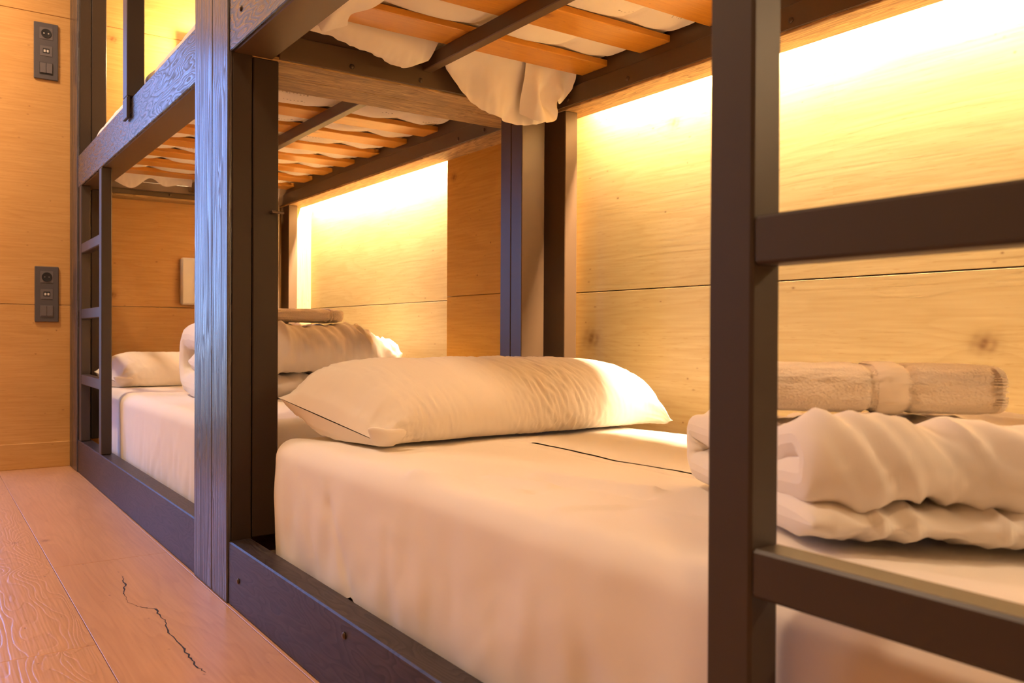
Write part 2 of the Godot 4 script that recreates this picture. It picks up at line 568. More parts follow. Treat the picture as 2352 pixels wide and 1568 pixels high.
	var wl := struct_root("wall_left")
	bx("wall_core", Vector3(OX - 0.12, 0, EZ - 0.14), Vector3(OX - 0.018, CY, BZ + 0.12), 2, M.plaster, wl, 0.0)
	for k in 3:
		bx("panel", Vector3(OX - 0.018, ys[k] + 0.001, EZ), Vector3(OX, ys[k + 1] - 0.001, -1.2), 2, M.oak, wl, 0.0015, Vector2(0.3, 0.2))
		bx("panel", Vector3(OX - 0.018, ys[k] + 0.001, -1.198), Vector3(OX, ys[k + 1] - 0.001, BZ), 2, M.oak, wl, 0.0015, Vector2(0.8, 0.6))
	var wb := struct_root("wall_back")
	bx("wall_core", Vector3(OX - 0.12, 0, BZ), Vector3(WX + 0.14, CY, BZ + 0.12), 0, M.plaster, wb, 0.0)

# ======================================================================
# lamps
# ======================================================================
func build_lamps():
	var warm := lin(1.0, 0.75, 0.48)
	for e in [[-2.04, -0.06, 1.325, "warm light strip hidden behind the near lower bunk's rear beam", 8.0], [-4.37, -2.90, 1.325, "warm light strip hidden behind the far lower bunk's rear beam", 8.4], [-4.37, -2.90, 2.65, "warm light strip hidden above the far upper bunk's mattress", 1.6], [0.3, 2.0, 1.325, "warm light strip further along the wall, beyond the right edge of the picture", 2.0]]:
		var z0: float = e[0]
		var z1: float = e[1]
		var y0: float = e[2]
		var c := Vector3(1.7155, y0 + 0.098, (z0 + z1) / 2)
		var t := thing("light_strip", e[3], "light strip", c)
		bx("profile", Vector3(1.7015, y0 + 0.102, z0), Vector3(1.7255, y0 + 0.114, z1), 2, M.alu, t, 0.001)
		bx("diffuser", Vector3(1.7095, y0 + 0.098, z0 + 0.005), Vector3(1.7215, y0 + 0.102, z1 - 0.005), 2, M.led, t, 0.0005)
		var al := AreaLight3D.new()
		al.name = "strip_light"
		al.area_size = Vector2(0.012, z1 - z0 - 0.02)
		al.area_normalize_energy = true
		al.light_color = warm
		al.light_energy = e[4]
		al.area_range = 8.0
		al.area_attenuation = 2.0
		al.shadow_enabled = true
		al.rotation = Vector3(-PI / 2, 0, 0)
		t.add_child(al, true)
		al.position = Vector3(0, -0.003, 0)
	# round ceiling lamps down the aisle, above the picture
	for e in [[-0.35, -3.9, 3.0, "round ceiling lamp nearest the glazed end wall", lin(1.0, 0.72, 0.50)], [-0.35, -1.6, 2.2, "round ceiling lamp above the middle of the aisle", lin(1.0, 0.70, 0.46)], [-0.35, 0.7, 1.2, "round ceiling lamp behind the camera end of the aisle", lin(1.0, 0.58, 0.28)]]:
		var c := Vector3(e[0], CY, e[1])
		var t := thing("ceiling_lamp", e[3], "lamp", c)
		put("rim", lathe_mesh([Vector2(0.0, 0), Vector2(0.15, 0), Vector2(0.15, -0.03), Vector2(0.135, -0.034), Vector2(0.135, -0.012), Vector2(0, -0.012)]), M.white_plastic, t, c)
		put("diffuser", lathe_mesh([Vector2(0.0, -0.014), Vector2(0.134, -0.014), Vector2(0.13, -0.026), Vector2(0.0, -0.03)]), M.bulb, t, c)
		var al := AreaLight3D.new()
		al.name = "lamp_light"
		al.area_size = Vector2(0.24, 0.24)
		al.area_normalize_energy = true
		al.light_color = e[4]
		al.light_energy = e[2]
		al.area_range = 8.0
		al.area_attenuation = 2.0
		al.shadow_enabled = true
		al.rotation = Vector3(-PI / 2, 0, 0)
		t.add_child(al, true)
		al.position = Vector3(0, -0.04, 0)

func wall_lamp(at: Vector3, label: String, lit: bool):
	# at: centre of the back plate on the end wall
	var t := thing("wall_lamp", label, "lamp", at, "boxy lamps on the end wall")
	bx("body", at + Vector3(-0.11, -0.122, 0.0), at + Vector3(0.11, 0.122, 0.042), 1, M.white_plastic, t, 0.008)
	bx("shade_panel", at + Vector3(-0.045, -0.07, 0.042), at + Vector3(0.075, 0.085, 0.05), 1, M.bulb if lit else M.white_plastic, t, 0.003)
	bx("switch_slot", at + Vector3(-0.04, -0.098, 0.042), at + Vector3(-0.018, -0.09, 0.0435), 0, M.black, t, 0.0)
	if lit:
		var o := OmniLight3D.new()
		o.name = "lamp_light"
		o.light_color = lin(1.0, 0.72, 0.38)
		o.light_energy = 0.8
		o.light_size = 0.04
		o.omni_range = 8.0
		o.omni_attenuation = 2.0
		o.shadow_enabled = true
		t.add_child(o, true)
		o.position = Vector3(0.0, 0.02, 0.10)

# ======================================================================
# bunk beds
# ======================================================================
const FX := 0.613     # front plane of the beams
const YB := 1.325     # underside of the upper bunk's frame
const YT := 1.471
const YS := 1.41      # underside of the slats
const SLAT_T := 0.018

func bolt(at: Vector3, along: Vector3, parent: Node):
	var o := put("bolt", lathe_mesh([Vector2(0, 0.004), Vector2(0.004, 0.004), Vector2(0.0062, 0.0022), Vector2(0.0068, 0.0), Vector2(0.0, 0.0)], 12), M.bolt, parent, at)
	o.quaternion = Quaternion(Vector3.UP, along)

func post_front(z0: float, z1: float, t: Node, off: Vector2):
	bx("post", Vector3(FX + 0.008, 0, z0), Vector3(0.668, 2.65, z1), 1, M.dark, t, 0.002)
	bx("face_board", Vector3(FX - 0.004, 0, z0), Vector3(FX + 0.008, 2.65, z1), 1, M.stain_post, t, 0.003, off)
	bx("post_liner", Vector3(0.6705, 0.151, z0 + 0.001), Vector3(0.735, YB, z1 - 0.001), 1, M.dark, t, 0.003)
	bx("post_liner", Vector3(0.6705, YT, z0 + 0.001), Vector3(0.735, 2.65, z1 - 0.001), 1, M.dark, t, 0.003)

func slat(z: float, t: Node, mesh: Mesh):
	put("slat", mesh, M.slat, t, Vector3(1.152, YS + SLAT_T / 2, z))

func ladder(za: float, zb: float, t: Node):
	# two stiles with flush rungs
	for z in [za, zb]:
		bx("ladder_stile", Vector3(FX, 0.152, z - 0.026), Vector3(FX + 0.040, YB, z + 0.026), 1, M.ladder, t, 0.003)
	for y in [0.437, 0.736, 1.035]:
		bx("ladder_rung", Vector3(FX + 0.001, y - 0.022, minf(za, zb) + 0.026), Vector3(FX + 0.038, y + 0.022, maxf(za, zb) - 0.026), 2, M.ladder, t, 0.003)

func deck(t: Node, z0: float, z1: float, slats: Array):
	# side ledges, centre bar and slats of an upper bunk
	bx("side_ledge", Vector3(0.72, 1.37, z0), Vector3(0.745, YS, z1), 2, M.brown, t, 0.002)
	bx("centre_bar", Vector3(1.135, 1.372, z0), Vector3(1.165, YS, z1), 2, M.brown, t, 0.002)
	var sm := box_mesh(Vector3(0.93, SLAT_T, 0.112), 0, 0.0022, Vector2(0.3, 0.1))
	var sm2 := box_mesh(Vector3(0.93, SLAT_T, 0.112), 0, 0.0022, Vector2(0.9, 0.43))
	var sm3 := box_mesh(Vector3(0.93, SLAT_T, 0.112), 0, 0.0022, Vector2(1.3, 0.7))
	for k in slats.size():
		slat(slats[k], t, [sm, sm2, sm3][k % 3])

func rear_beam(t: Node, z0: float, z1: float):
	bx("rear_beam", Vector3(1.597, YB + 0.012, z0), Vector3(1.69, YT, z1), 2, M.brown, t, 0.002)
	bx("beam_ledge", Vector3(1.591, YB + 0.008, z0), Vector3(1.597, 1.387, z1), 2, M.brown, t, 0.002)
	bx("underside_board", Vector3(1.594, YB, z0), Vector3(1.69, YB + 0.012, z1), 2, M.raw, t, 0.0015, Vector2(0.2, 0.1))
	bx("beam_ledge", Vector3(1.597, YT, z0), Vector3(1.69, YT + 0.004, z1), 2, M.brown, t, 0.001)

func build_left_bunk():
	var t := thing("bunk_bed", "dark stained bunk bed by the end wall, its ladder beside the wall sockets", "bunk bed", Vector3(1.1, 0, -3.4), "dark bunk beds")
	post_front(-2.360, -2.196, t, Vector2(0.1, 0.21))
	post_front(-4.636, -4.414, t, Vector2(0.5, 0.12))
	# rails
	bx("lower_rail", Vector3(FX, 0, -4.412), Vector3(0.668, 0.151, -2.362), 2, M.stain_dim, t, 0.003, Vector2(0.2, 0.0))
	bx("upper_beam", Vector3(FX + 0.010, YB, -4.412), Vector3(0.718, YT, -2.362), 2, M.brown, t, 0.002)
	bx("face_board", Vector3(FX, YB, -4.412), Vector3(FX + 0.010, YT, -2.362), 2, M.stain, t, 0.003, Vector2(0.35, 0.07))
	rear_beam(t, -4.64, -2.312)
	bx("rear_post", Vector3(1.48, 0, -2.183), Vector3(1.565, YB - 0.002, -2.128), 1, M.brown, t, 0.002)
	bx("rear_upright", Vector3(1.597, 0, -2.31), Vector3(1.644, YB, -2.2), 1, M.brown, t, 0.002)
	bx("rear_post", Vector3(1.48, 0, -4.48), Vector3(1.565, YB, -4.38), 1, M.brown, t, 0.002)
	bx("rear_upright", Vector3(1.597, 0, -4.45), Vector3(1.644, YB, -4.335), 1, M.brown, t, 0.002)
	bx("rear_post", Vector3(1.58, YT + 0.004, -2.30), Vector3(1.66, 2.65, -2.2), 1, M.brown, t, 0.002)
	# cross beams: near (against the other bunk) and far (at the end wall)
	bx("cross_beam", Vector3(0.72, YB + 0.012, -2.312), Vector3(1.59, YT, -2.192), 0, M.brown, t, 0.002)
	bx("underside_board", Vector3(0.67, YB, -2.312), Vector3(1.59, YB + 0.012, -2.192), 0, M.raw, t, 0.0015, Vector2(0.1, 0.0))
	bx("cross_beam", Vector3(0.72, YB + 0.012, -4.64), Vector3(1.59, YT, -4.54), 0, M.brown, t, 0.002)
	bx("underside_board", Vector3(0.72, YB, -4.64), Vector3(1.59, YB + 0.012, -4.54), 0, M.raw, t, 0.0015, Vector2(0.7, 0.1))
	bx("beam_ledge", Vector3(0.745, 1.36, -4.54), Vector3(1.59, 1.40, -4.515), 0, M.brown, t, 0.002)
	var sl := []
	for k in 7:
		sl.append(-2.832 - 0.2465 * k)
	deck(t, -4.535, -2.315, sl)
	bolt(Vector3(1.591, 1.352, -2.45), Vector3(-1, 0, 0), t)
	bolt(Vector3(1.591, 1.352, -2.62), Vector3(-1, 0, 0), t)
	bolt(Vector3(1.05, 1.352, -4.54), Vector3(0, 0, 1), t)
	ladder(-4.346, -3.822, t)
	# guard rail of the upper bunk
	bx("guard_post", Vector3(0.597, 1.475, -3.272), Vector3(0.655, 1.93, -3.2), 1, M.ladder, t, 0.003)
	var gp := SurfaceTool.new()
	gp.begin(Mesh.PRIMITIVE_TRIANGLES)
	box_into(gp, Vector3(0.0115, 0.075, 0.072), 1, 0.002, Vector2.ZERO, Vector3.ZERO)
	put("guard_bracket", gp.commit(), M.ladder, t, Vector3(0.6025, 1.4375, -3.236))
	bx("guard_rail", Vector3(0.597, 1.88, -3.198), Vector3(0.655, 1.93, -2.362), 2, M.ladder, t, 0.003)
	# lower deck that carries the lower mattress
	bx("bed_base", Vector3(0.67, 0.085, -4.41), Vector3(1.59, 0.115, -2.37), 2, M.dark, t, 0.002)

func build_right_bunk():
	var t := thing("bunk_bed", "dark stained bunk bed nearest the viewer, its ladder crossing the picture in front", "bunk bed", Vector3(1.1, 0, -1.0), "dark bunk beds")
	post_front(-2.194, -2.065, t, Vector2(0.75, 0.03))
	post_front(0.02, 0.15, t, Vector2(0.2, 0.1))
	bx("lower_rail", Vector3(FX, 0, -2.063), Vector3(0.668, 0.151, 0.018), 2, M.stain_dim, t, 0.003, Vector2(0.7, 0.12))
	bx("upper_beam", Vector3(FX + 0.010, YB, -2.063), Vector3(0.718, YT, 0.018), 2, M.brown, t, 0.002)
	bx("face_board", Vector3(FX, YB, -2.063), Vector3(FX + 0.010, YT, 0.018), 2, M.stain, t, 0.003, Vector2(0.05, 0.16))
	rear_beam(t, -2.190, 0.15)
	bx("rear_post", Vector3(1.48, 0, -2.126), Vector3(1.565, YB, -2.07), 1, M.brown, t, 0.002)
	bx("rear_upright", Vector3(1.597, 0, -2.13), Vector3(1.644, YB, -2.01), 1, M.brown, t, 0.002)
	bx("rear_post", Vector3(1.48, 0, 0.03), Vector3(1.565, YB, 0.13), 1, M.brown, t, 0.002)
	bx("rear_post", Vector3(1.58, YT + 0.004, -2.17), Vector3(1.66, 2.65, -2.07), 1, M.brown, t, 0.002)
	bx("cross_beam", Vector3(0.72, YB + 0.012, -2.190), Vector3(1.59, YT, -2.067), 0, M.brown, t, 0.002)
	bx("underside_board", Vector3(0.67, YB, -2.190), Vector3(1.59, YB + 0.012, -2.067), 0, M.raw, t, 0.0015, Vector2(0.1, 0.12))
	bx("beam_ledge", Vector3(0.735, YB + 0.004, -2.067), Vector3(1.59, 1.392, -2.060), 0, M.brown, t, 0.002)
	bx("cross_beam", Vector3(0.72, YB, 0.02), Vector3(1.59, YT, 0.14), 0, M.brown, t, 0.002)
	var sl := []
	for k in 8:
		sl.append(-1.878 + 0.2445 * k)
	deck(t, -2.060, 0.018, sl)
	for x in [0.927, 1.131, 1.30]:
		bolt(Vector3(x, 1.346, -2.060), Vector3(0, 0, 1), t)
	for z in [-1.99, -1.73, -1.2, -0.7]:
		bolt(Vector3(1.591, 1.352, z), Vector3(-1, 0, 0), t)
	for e in [Vector3(FX, 0.073, -1.985), Vector3(FX, 0.122, -1.385), Vector3(FX, 1.40, -1.975)]:
		bolt(e, Vector3(-1, 0, 0), t)
	# small hook on the inside of the double post
	bx("hook", Vector3(0.712, 0.945, -2.066), Vector3(0.722, 0.953, -2.046), 2, M.bolt, t, 0.001)
	bx("hook", Vector3(0.712, 0.945, -2.05), Vector3(0.742, 0.951, -2.045), 0, M.bolt, t, 0.001)
	ladder(-0.528, -0.03, t)
	bx("bed_base", Vector3(0.67, 0.085, -2.06), Vector3(1.59, 0.115, 0.01), 2, M.dark, t, 0.002)

# ======================================================================
# mattresses
# ======================================================================
# rounded block in fitted cotton: rings from the lower edge up over the shoulder to the middle of the top
func sheet_block(lo: Vector3, hi: Vector3, re: float, disp: Callable, fine: float, y_hem: Callable) -> PackedVector3Array:
	var c := (lo + hi) / 2.0
	var hx := (hi.x - lo.x) / 2.0
	var hz := (hi.z - lo.z) / 2.0
	var rc := 0.055
	var na := 10
	var ns_x := int((2 * hx - 2 * rc) / fine)
	var ns_z := int((2 * hz - 2 * rc) / fine)
	var pts := PackedVector3Array()
	var rings := []
	for j in 26:
		rings.append([0.0, lerpf(0.0, hi.y - re - lo.y, j / 25.0), 0])
	for j in range(1, 10):
		var a := PI / 2 * j / 9.0
		rings.append([re * (1.0 - cos(a)), hi.y - re - lo.y + re * sin(a), 1])
	var steps := int((hx - re) / fine)
	for j in range(1, steps + 1):
		rings.append([lerpf(re, hx - 0.004, float(j) / steps), hi.y - lo.y, 2])
	for rg in rings:
		var d: float = rg[0]
		var ex := hx - d
		var ez := hz - d
		var r := maxf(rc - d, 0.003)
		var ring := []
		for q in 4:
			var sx: float = [1.0, -1.0, -1.0, 1.0][q]
			var sz: float = [1.0, 1.0, -1.0, -1.0][q]
			var cc := Vector2(sx * (ex - r), sz * (ez - r))
			var a0: float = [0.0, PI / 2, PI, 3 * PI / 2][q]
			for k in na:
				var a := a0 + PI / 2 * k / (na - 1.0)
				ring.append([cc + Vector2(cos(a), sin(a)) * r, Vector2(cos(a), sin(a))])
			var n_side: int = ns_x if q % 2 == 0 else ns_z
			var nx := (q + 1) % 4
			var c1 := Vector2([1.0, -1.0, -1.0, 1.0][nx] * (ex - r), [1.0, 1.0, -1.0, -1.0][nx] * (ez - r))
			var a1: float = [0.0, PI / 2, PI, 3 * PI / 2][nx]
			var p0 := cc + Vector2(cos(a0 + PI / 2), sin(a0 + PI / 2)) * r
			var p1 := c1 + Vector2(cos(a1), sin(a1)) * r
			for k in range(1, n_side):
				ring.append([p0.lerp(p1, float(k) / n_side), Vector2(cos(a1), sin(a1))])
		for e in ring:
			var p: Vector2 = e[0]
			var n2: Vector2 = e[1]
			var tilt := clampf(d / re, 0.0, 1.0)
			var nrm := Vector3(n2.x * (1.0 - tilt), tilt, n2.y * (1.0 - tilt)).normalized()
			var v := Vector3(c.x + p.x, lo.y + rg[1], c.z + p.y)
			if rg[2] == 0:
				var hem: float = y_hem.call(v)
				v.y = lerpf(hem, hi.y - re, rg[1] / (hi.y - re - lo.y))
			pts.append(v + nrm * float(disp.call(v, nrm)))
	M_uv.count = pts.size() / rings.size()
	M_uv.rings = rings.size()
	return pts

var soft := noise3(21, 3.0, 2)
var fine_n := noise3(22, 9.0, 2)

func crease_sum(p: Vector3, cs: Array) -> float:
	var s := 0.0
	for c in cs:
		var a: Vector3 = c[0]
		var b: Vector3 = c[1]
		var w: float = c[3]
		if p.x < minf(a.x, b.x) - 0.12 or p.x > maxf(a.x, b.x) + 0.12 or p.z < minf(a.z, b.z) - 3.0 * w or p.z > maxf(a.z, b.z) + 3.0 * w:
			continue
		var d := seg_dist(p, a, b) / w
		if d < 3.0:
			s += float(c[2]) * exp(-d * d)
	return s

func build_mattresses():
	# --- lower right ---
	var cs := [
		[Vector3(0.665, 0.382, -1.829), Vector3(0.665, 0.156, -1.658), 0.004, 0.010], [Vector3(0.665, 0.37, -1.80), Vector3(0.665, 0.156, -1.69), -0.004, 0.014],
		[Vector3(0.665, 0.345, -1.648), Vector3(0.665, 0.163, -1.558), 0.004, 0.012], [Vector3(0.665, 0.30, -1.62), Vector3(0.665, 0.15, -1.52), -0.0045, 0.018],
		[Vector3(0.665, 0.346, -1.287), Vector3(0.665, 0.155, -1.298), 0.003, 0.007], [Vector3(0.665, 0.33, -1.275), Vector3(0.665, 0.155, -1.28), -0.0025, 0.010],
		[Vector3(0.665, 0.172, -1.374), Vector3(0.665, 0.277, -1.299), 0.0035, 0.010],
		[Vector3(0.665, 0.36, -0.914), Vector3(0.665, 0.15, -0.93), 0.003, 0.006], [Vector3(0.665, 0.36, -0.90), Vector3(0.665, 0.15, -0.91), -0.002, 0.012],
		[Vector3(0.665, 0.159, -1.067), Vector3(0.665, 0.31, -0.939), 0.004, 0.010], [Vector3(0.665, 0.159, -1.10), Vector3(0.665, 0.25, -1.0), -0.003, 0.012],
		[Vector3(0.665, 0.376, -0.698), Vector3(0.665, 0.2, -0.697), 0.003, 0.007],
		[Vector3(0.665, 0.39, -1.885), Vector3(0.665, 0.151, -1.872), 0.006, 0.008], [Vector3(0.665, 0.39, -1.905), Vector3(0.665, 0.151, -1.895), -0.006, 0.010],
		[Vector3(0.665, 0.172, -1.706), Vector3(0.665, 0.239, -1.601), 0.003, 0.010], [Vector3(0.665, 0.283, -0.987), Vector3(0.665, 0.312, -0.945), 0.003, 0.008],
		[Vector3(1.108, 0.41, -1.576), Vector3(1.086, 0.41, -1.03), 0.0013, 0.006], [Vector3(1.122, 0.41, -1.576), Vector3(1.1, 0.41, -1.03), -0.0013, 0.009],
		[Vector3(0.719, 0.41, -1.323), Vector3(0.79, 0.41, -1.099), 0.004, 0.014], [Vector3(0.813, 0.41, -1.222), Vector3(0.837, 0.41, -1.092), 0.004, 0.012],
		[Vector3(0.891, 0.41, -1.188), Vector3(0.948, 0.41, -0.967), 0.0045, 0.014], [Vector3(0.748, 0.41, -0.946), Vector3(0.826, 0.41, -0.913), 0.003, 0.012],
		[Vector3(0.87, 0.41, -1.15), Vector3(0.91, 0.41, -0.95), -0.004, 0.016], [Vector3(0.76, 0.41, -1.24), Vector3(0.80, 0.41, -1.08), -0.003, 0.014],
		[Vector3(0.836, 0.41, -0.87), Vector3(0.863, 0.41, -0.782), 0.003, 0.012]]
	var disp := func(p: Vector3, n: Vector3) -> float:
		var v := (3.0 if n.y < 0.6 else 2.2) * crease_sum(p, cs) + 0.006 * soft.get_noise_3dv(p) + 0.0014 * fine_n.get_noise_3dv(p)
		if n.y < 0.5:
			v += 0.004 * sin(PI * clampf((p.y - 0.13) / 0.26, 0, 1))
			v += 0.006 * fine_n.get_noise_3d(p.x * 2.0, p.y * 0.35, p.z * 0.8) * clampf((0.4 - p.y) * 5.0, 0, 1)
		return v
	var hem := func(p: Vector3) -> float:
		return 0.13 + (0.012 * maxf(0.0, 1.0 - absf(p.z + 1.52) / 0.05) if p.x < 0.8 else 0.0) + 0.003 * soft.get_noise_2d(p.z * 6.0, 0.0)
	var at := Vector3(1.14, 0.12, -1.0)
	var t := thing("mattress", "white sheeted mattress on the lower bunk nearest the viewer", "mattress", at, "sheeted lower mattresses")
	var pts := sheet_block(Vector3(0.684, 0.129, -1.985), Vector3(1.582, 0.405, -0.02), 0.045, disp, 0.0085, hem)
	put("fitted_sheet", grid_mesh(shifted(pts, at), M_uv.count, M_uv.rings, true, false), M.cotton, t, at)
	put("mattress_core", box_mesh(Vector3(0.84, 0.255, 1.88), 2, 0.03, Vector2.ZERO), M.ticking, t, Vector3(1.136, 0.243, -1.0))
	# --- lower left ---
	var cs2 := [
		[Vector3(0.665, 0.39, -3.405), Vector3(0.665, 0.345, -2.842), 0.005, 0.008], [Vector3(0.665, 0.38, -3.405), Vector3(0.665, 0.335, -2.842), -0.004, 0.012],
		[Vector3(0.665, 0.155, -3.815), Vector3(0.665, 0.402, -3.742), -0.012, 0.012], [Vector3(0.665, 0.155, -3.785), Vector3(0.665, 0.402, -3.712), 0.006, 0.014],
		[Vector3(0.665, 0.296, -3.117), Vector3(0.665, 0.142, -3.254), 0.006, 0.016], [Vector3(0.665, 0.296, -3.06), Vector3(0.665, 0.142, -3.2), -0.006, 0.018],
		[Vector3(0.665, 0.338, -2.842), Vector3(0.665, 0.154, -2.957), 0.007, 0.014], [Vector3(0.665, 0.338, -2.80), Vector3(0.665, 0.154, -2.90), -0.005, 0.018],
		[Vector3(0.665, 0.316, -2.654), Vector3(0.665, 0.155, -2.679), 0.005, 0.012], [Vector3(0.665, 0.316, -2.72), Vector3(0.665, 0.155, -2.76), 0.004, 0.012]]
	var disp2 := func(p: Vector3, n: Vector3) -> float:
		var v := crease_sum(p, cs2) + 0.004 * soft.get_noise_3dv(p) + 0.001 * fine_n.get_noise_3dv(p)
		if n.y < 0.5:
			v += 0.006 * fine_n.get_noise_3d(p.x * 2.0, p.y * 0.3, p.z * 1.6) * clampf((0.4 - p.y) * 4.0, 0, 1)
		return v
	var hem2 := func(p: Vector3) -> float:
		return 0.128 + 0.004 * soft.get_noise_2d(p.z * 4.0, 3.0)
	at = Vector3(1.14, 0.12, -3.4)
	t = thing("mattress", "white sheeted mattress on the lower bunk by the end wall", "mattress", at, "sheeted lower mattresses")
	pts = sheet_block(Vector3(0.686, 0.135, -4.33), Vector3(1.578, 0.402, -2.40), 0.045, disp2, 0.014, hem2)
	put("fitted_sheet", grid_mesh(shifted(pts, at), M_uv.count, M_uv.rings, true, false), M.cotton, t, at)
	put("mattress_core", box_mesh(Vector3(0.84, 0.255, 1.84), 2, 0.03, Vector2.ZERO), M.ticking, t, Vector3(1.136, 0.243, -3.365))
	# --- upper ones, seen from below through the slats ---
	upper_mattress(-2.05, 0.0, [-1.878, 0.2445], "quilted mattress on the slats above the bed nearest the viewer", true)
	upper_mattress(-4.40, -2.365, [-2.832, 0.2465], "quilted mattress on the slats above the bed by the end wall", false)

func upper_mattress(z0: float, z1: float, ph: Array, label: String, near_one: bool):
	var at := Vector3(1.14, 1.43, (z0 + z1) / 2)
	var t := thing("mattress", label, "mattress", at, "quilted upper mattresses")
	var pts := PackedVector3Array()
	var uvs := PackedVector2Array()
	var nu := 100
	var nv := int((z1 - z0) / 0.008)
	for j in nv:
		for i in nu:
			var x := lerpf(0.75, 1.585, i / (nu - 1.0))
			var z := lerpf(z0, z1, j / (nv - 1.0))
			var k: float = (z - ph[0]) / ph[1]
			var off_slat := maxf(0.0, absf(k - floorf(k + 0.5)) - 0.25) / 0.25
			var between := sin(PI / 2 * minf(off_slat, 1.0))
			var q := (x - 1.15) / 0.265
			var lobe := absf(sin(PI * q))
			var dip := 0.028 * pow(lobe, 0.45) * pow(between, 0.55) * (1.0 - 0.75 * smoothstep(1.48, 1.585, x))
			dip += 0.003 * fine_n.get_noise_3d(x, 0.3, z) * between
			pts.append(Vector3(x, 1.4345 - dip, z))
			uvs.append(Vector2(x / 1.1, z / 1.1))
	put("quilted_underside", grid_mesh(shifted(pts, at), nu, nv, false, false, uvs), M.ticking, t, at)
	# sides and top in cotton
	var dsp := func(p: Vector3, _n: Vector3) -> float:
		return 0.006 * soft.get_noise_3dv(p) + 0.003 * fine_n.get_noise_3dv(p)
	var hm := func(_p: Vector3) -> float:
		return 1.488
	var sp := sheet_block(Vector3(0.672, 1.488, z0 + 0.01), Vector3(1.588, 1.585, z1 - 0.01), 0.035, dsp, 0.02, hm)
	put("fitted_sheet", grid_mesh(shifted(sp, at), M_uv.count, M_uv.rings, true, false), M.cotton, t, at)
	put("mattress_core", box_mesh(Vector3(0.80, 0.10, z1 - z0 - 0.1), 2, 0.02, Vector2.ZERO), M.ticking, t, Vector3(1.14, 1.515, (z0 + z1) / 2))
	if near_one:
		# loose sheet corner drooping over the rear post
		drape(t, "loose_sheet", [
			[Vector3(1.17, 1.425, -1.945), Vector3(1.24, 1.428, -1.945), Vector3(1.33, 1.428, -1.948), Vector3(1.42, 1.428, -1.95), Vector3(1.50, 1.428, -1.955), Vector3(1.57, 1.425, -1.96)],
			[Vector3(1.172, 1.40, -1.985), Vector3(1.245, 1.385, -1.99), Vector3(1.33, 1.365, -1.975), Vector3(1.42, 1.36, -1.99), Vector3(1.49, 1.37, -1.975), Vector3(1.565, 1.39, -1.985)],
			[Vector3(1.175, 1.385, -2.005), Vector3(1.255, 1.335, -2.015), Vector3(1.34, 1.31, -1.995), Vector3(1.42, 1.30, -2.012), Vector3(1.49, 1.315, -1.99), Vector3(1.56, 1.345, -2.0)],
			[Vector3(1.185, 1.375, -2.015), Vector3(1.25, 1.312, -2.02), Vector3(1.325, 1.275, -2.01), Vector3(1.415, 1.258, -2.02), Vector3(1.49, 1.268, -2.005), Vector3(1.555, 1.296, -2.005)]], 0.006)
		drape(t, "loose_sheet", [
			[Vector3(1.40, 1.424, -1.94), Vector3(1.44, 1.426, -1.942), Vector3(1.49, 1.426, -1.94), Vector3(1.53, 1.424, -1.942), Vector3(1.565, 1.422, -1.94), Vector3(1.582, 1.42, -1.94)],
			[Vector3(1.405, 1.375, -1.955), Vector3(1.445, 1.38, -1.943), Vector3(1.485, 1.375, -1.965), Vector3(1.52, 1.375, -1.943), Vector3(1.555, 1.39, -1.96), Vector3(1.582, 1.40, -1.945)],
			[Vector3(1.41, 1.32, -1.985), Vector3(1.45, 1.325, -1.945), Vector3(1.475, 1.335, -1.985), Vector3(1.53, 1.345, -1.945), Vector3(1.56, 1.365, -1.97), Vector3(1.582, 1.385, -1.955)],
			[Vector3(1.415, 1.285, -1.995), Vector3(1.47, 1.262, -1.96), Vector3(1.535, 1.282, -1.975), Vector3(1.515, 1.325, -1.95), Vector3(1.56, 1.335, -1.985), Vector3(1.582, 1.375, -1.96)]], 0.004)
		# loose sheet between the front beam and the centre bar, one tongue hanging under the slat
		drape(t, "loose_sheet", [
			[Vector3(0.753, 1.425, -1.939), Vector3(0.82, 1.428, -1.94), Vector3(0.90, 1.43, -1.94), Vector3(0.98, 1.43, -1.942), Vector3(1.06, 1.43, -1.945), Vector3(1.125, 1.428, -1.948)],
			[Vector3(0.753, 1.412, -1.948), Vector3(0.82, 1.405, -1.95), Vector3(0.90, 1.40, -1.952), Vector3(0.98, 1.395, -1.95), Vector3(1.06, 1.395, -1.96), Vector3(1.125, 1.41, -1.965)],
			[Vector3(0.75, 1.398, -1.965), Vector3(0.82, 1.394, -1.965), Vector3(0.90, 1.378, -1.975), Vector3(0.975, 1.368, -1.985), Vector3(1.055, 1.365, -1.99), Vector3(1.12, 1.39, -1.98)],
			[Vector3(0.752, 1.388, -1.99), Vector3(0.825, 1.386, -1.985), Vector3(0.90, 1.372, -1.99), Vector3(0.97, 1.365, -2.0), Vector3(1.05, 1.352, -2.01), Vector3(1.115, 1.378, -1.99)]], 0.006)
		drape(t, "loose_sheet", [
			[Vector3(0.757, 1.428, -1.71), Vector3(0.79, 1.428, -1.71), Vector3(0.83, 1.428, -1.715), Vector3(0.89, 1.428, -1.72)],
			[Vector3(0.762, 1.404, -1.79), Vector3(0.785, 1.396, -1.79), Vector3(0.82, 1.402, -1.795), Vector3(0.865, 1.405, -1.80)],
			[Vector3(0.77, 1.398, -1.85), Vector3(0.79, 1.388, -1.86), Vector3(0.815, 1.40, -1.86), Vector3(0.84, 1.404, -1.87)],
			[Vector3(0.775, 1.392, -1.93), Vector3(0.80, 1.378, -1.945), Vector3(0.83, 1.388, -1.94), Vector3(0.855, 1.398, -1.93)]], 0.004)
	else:
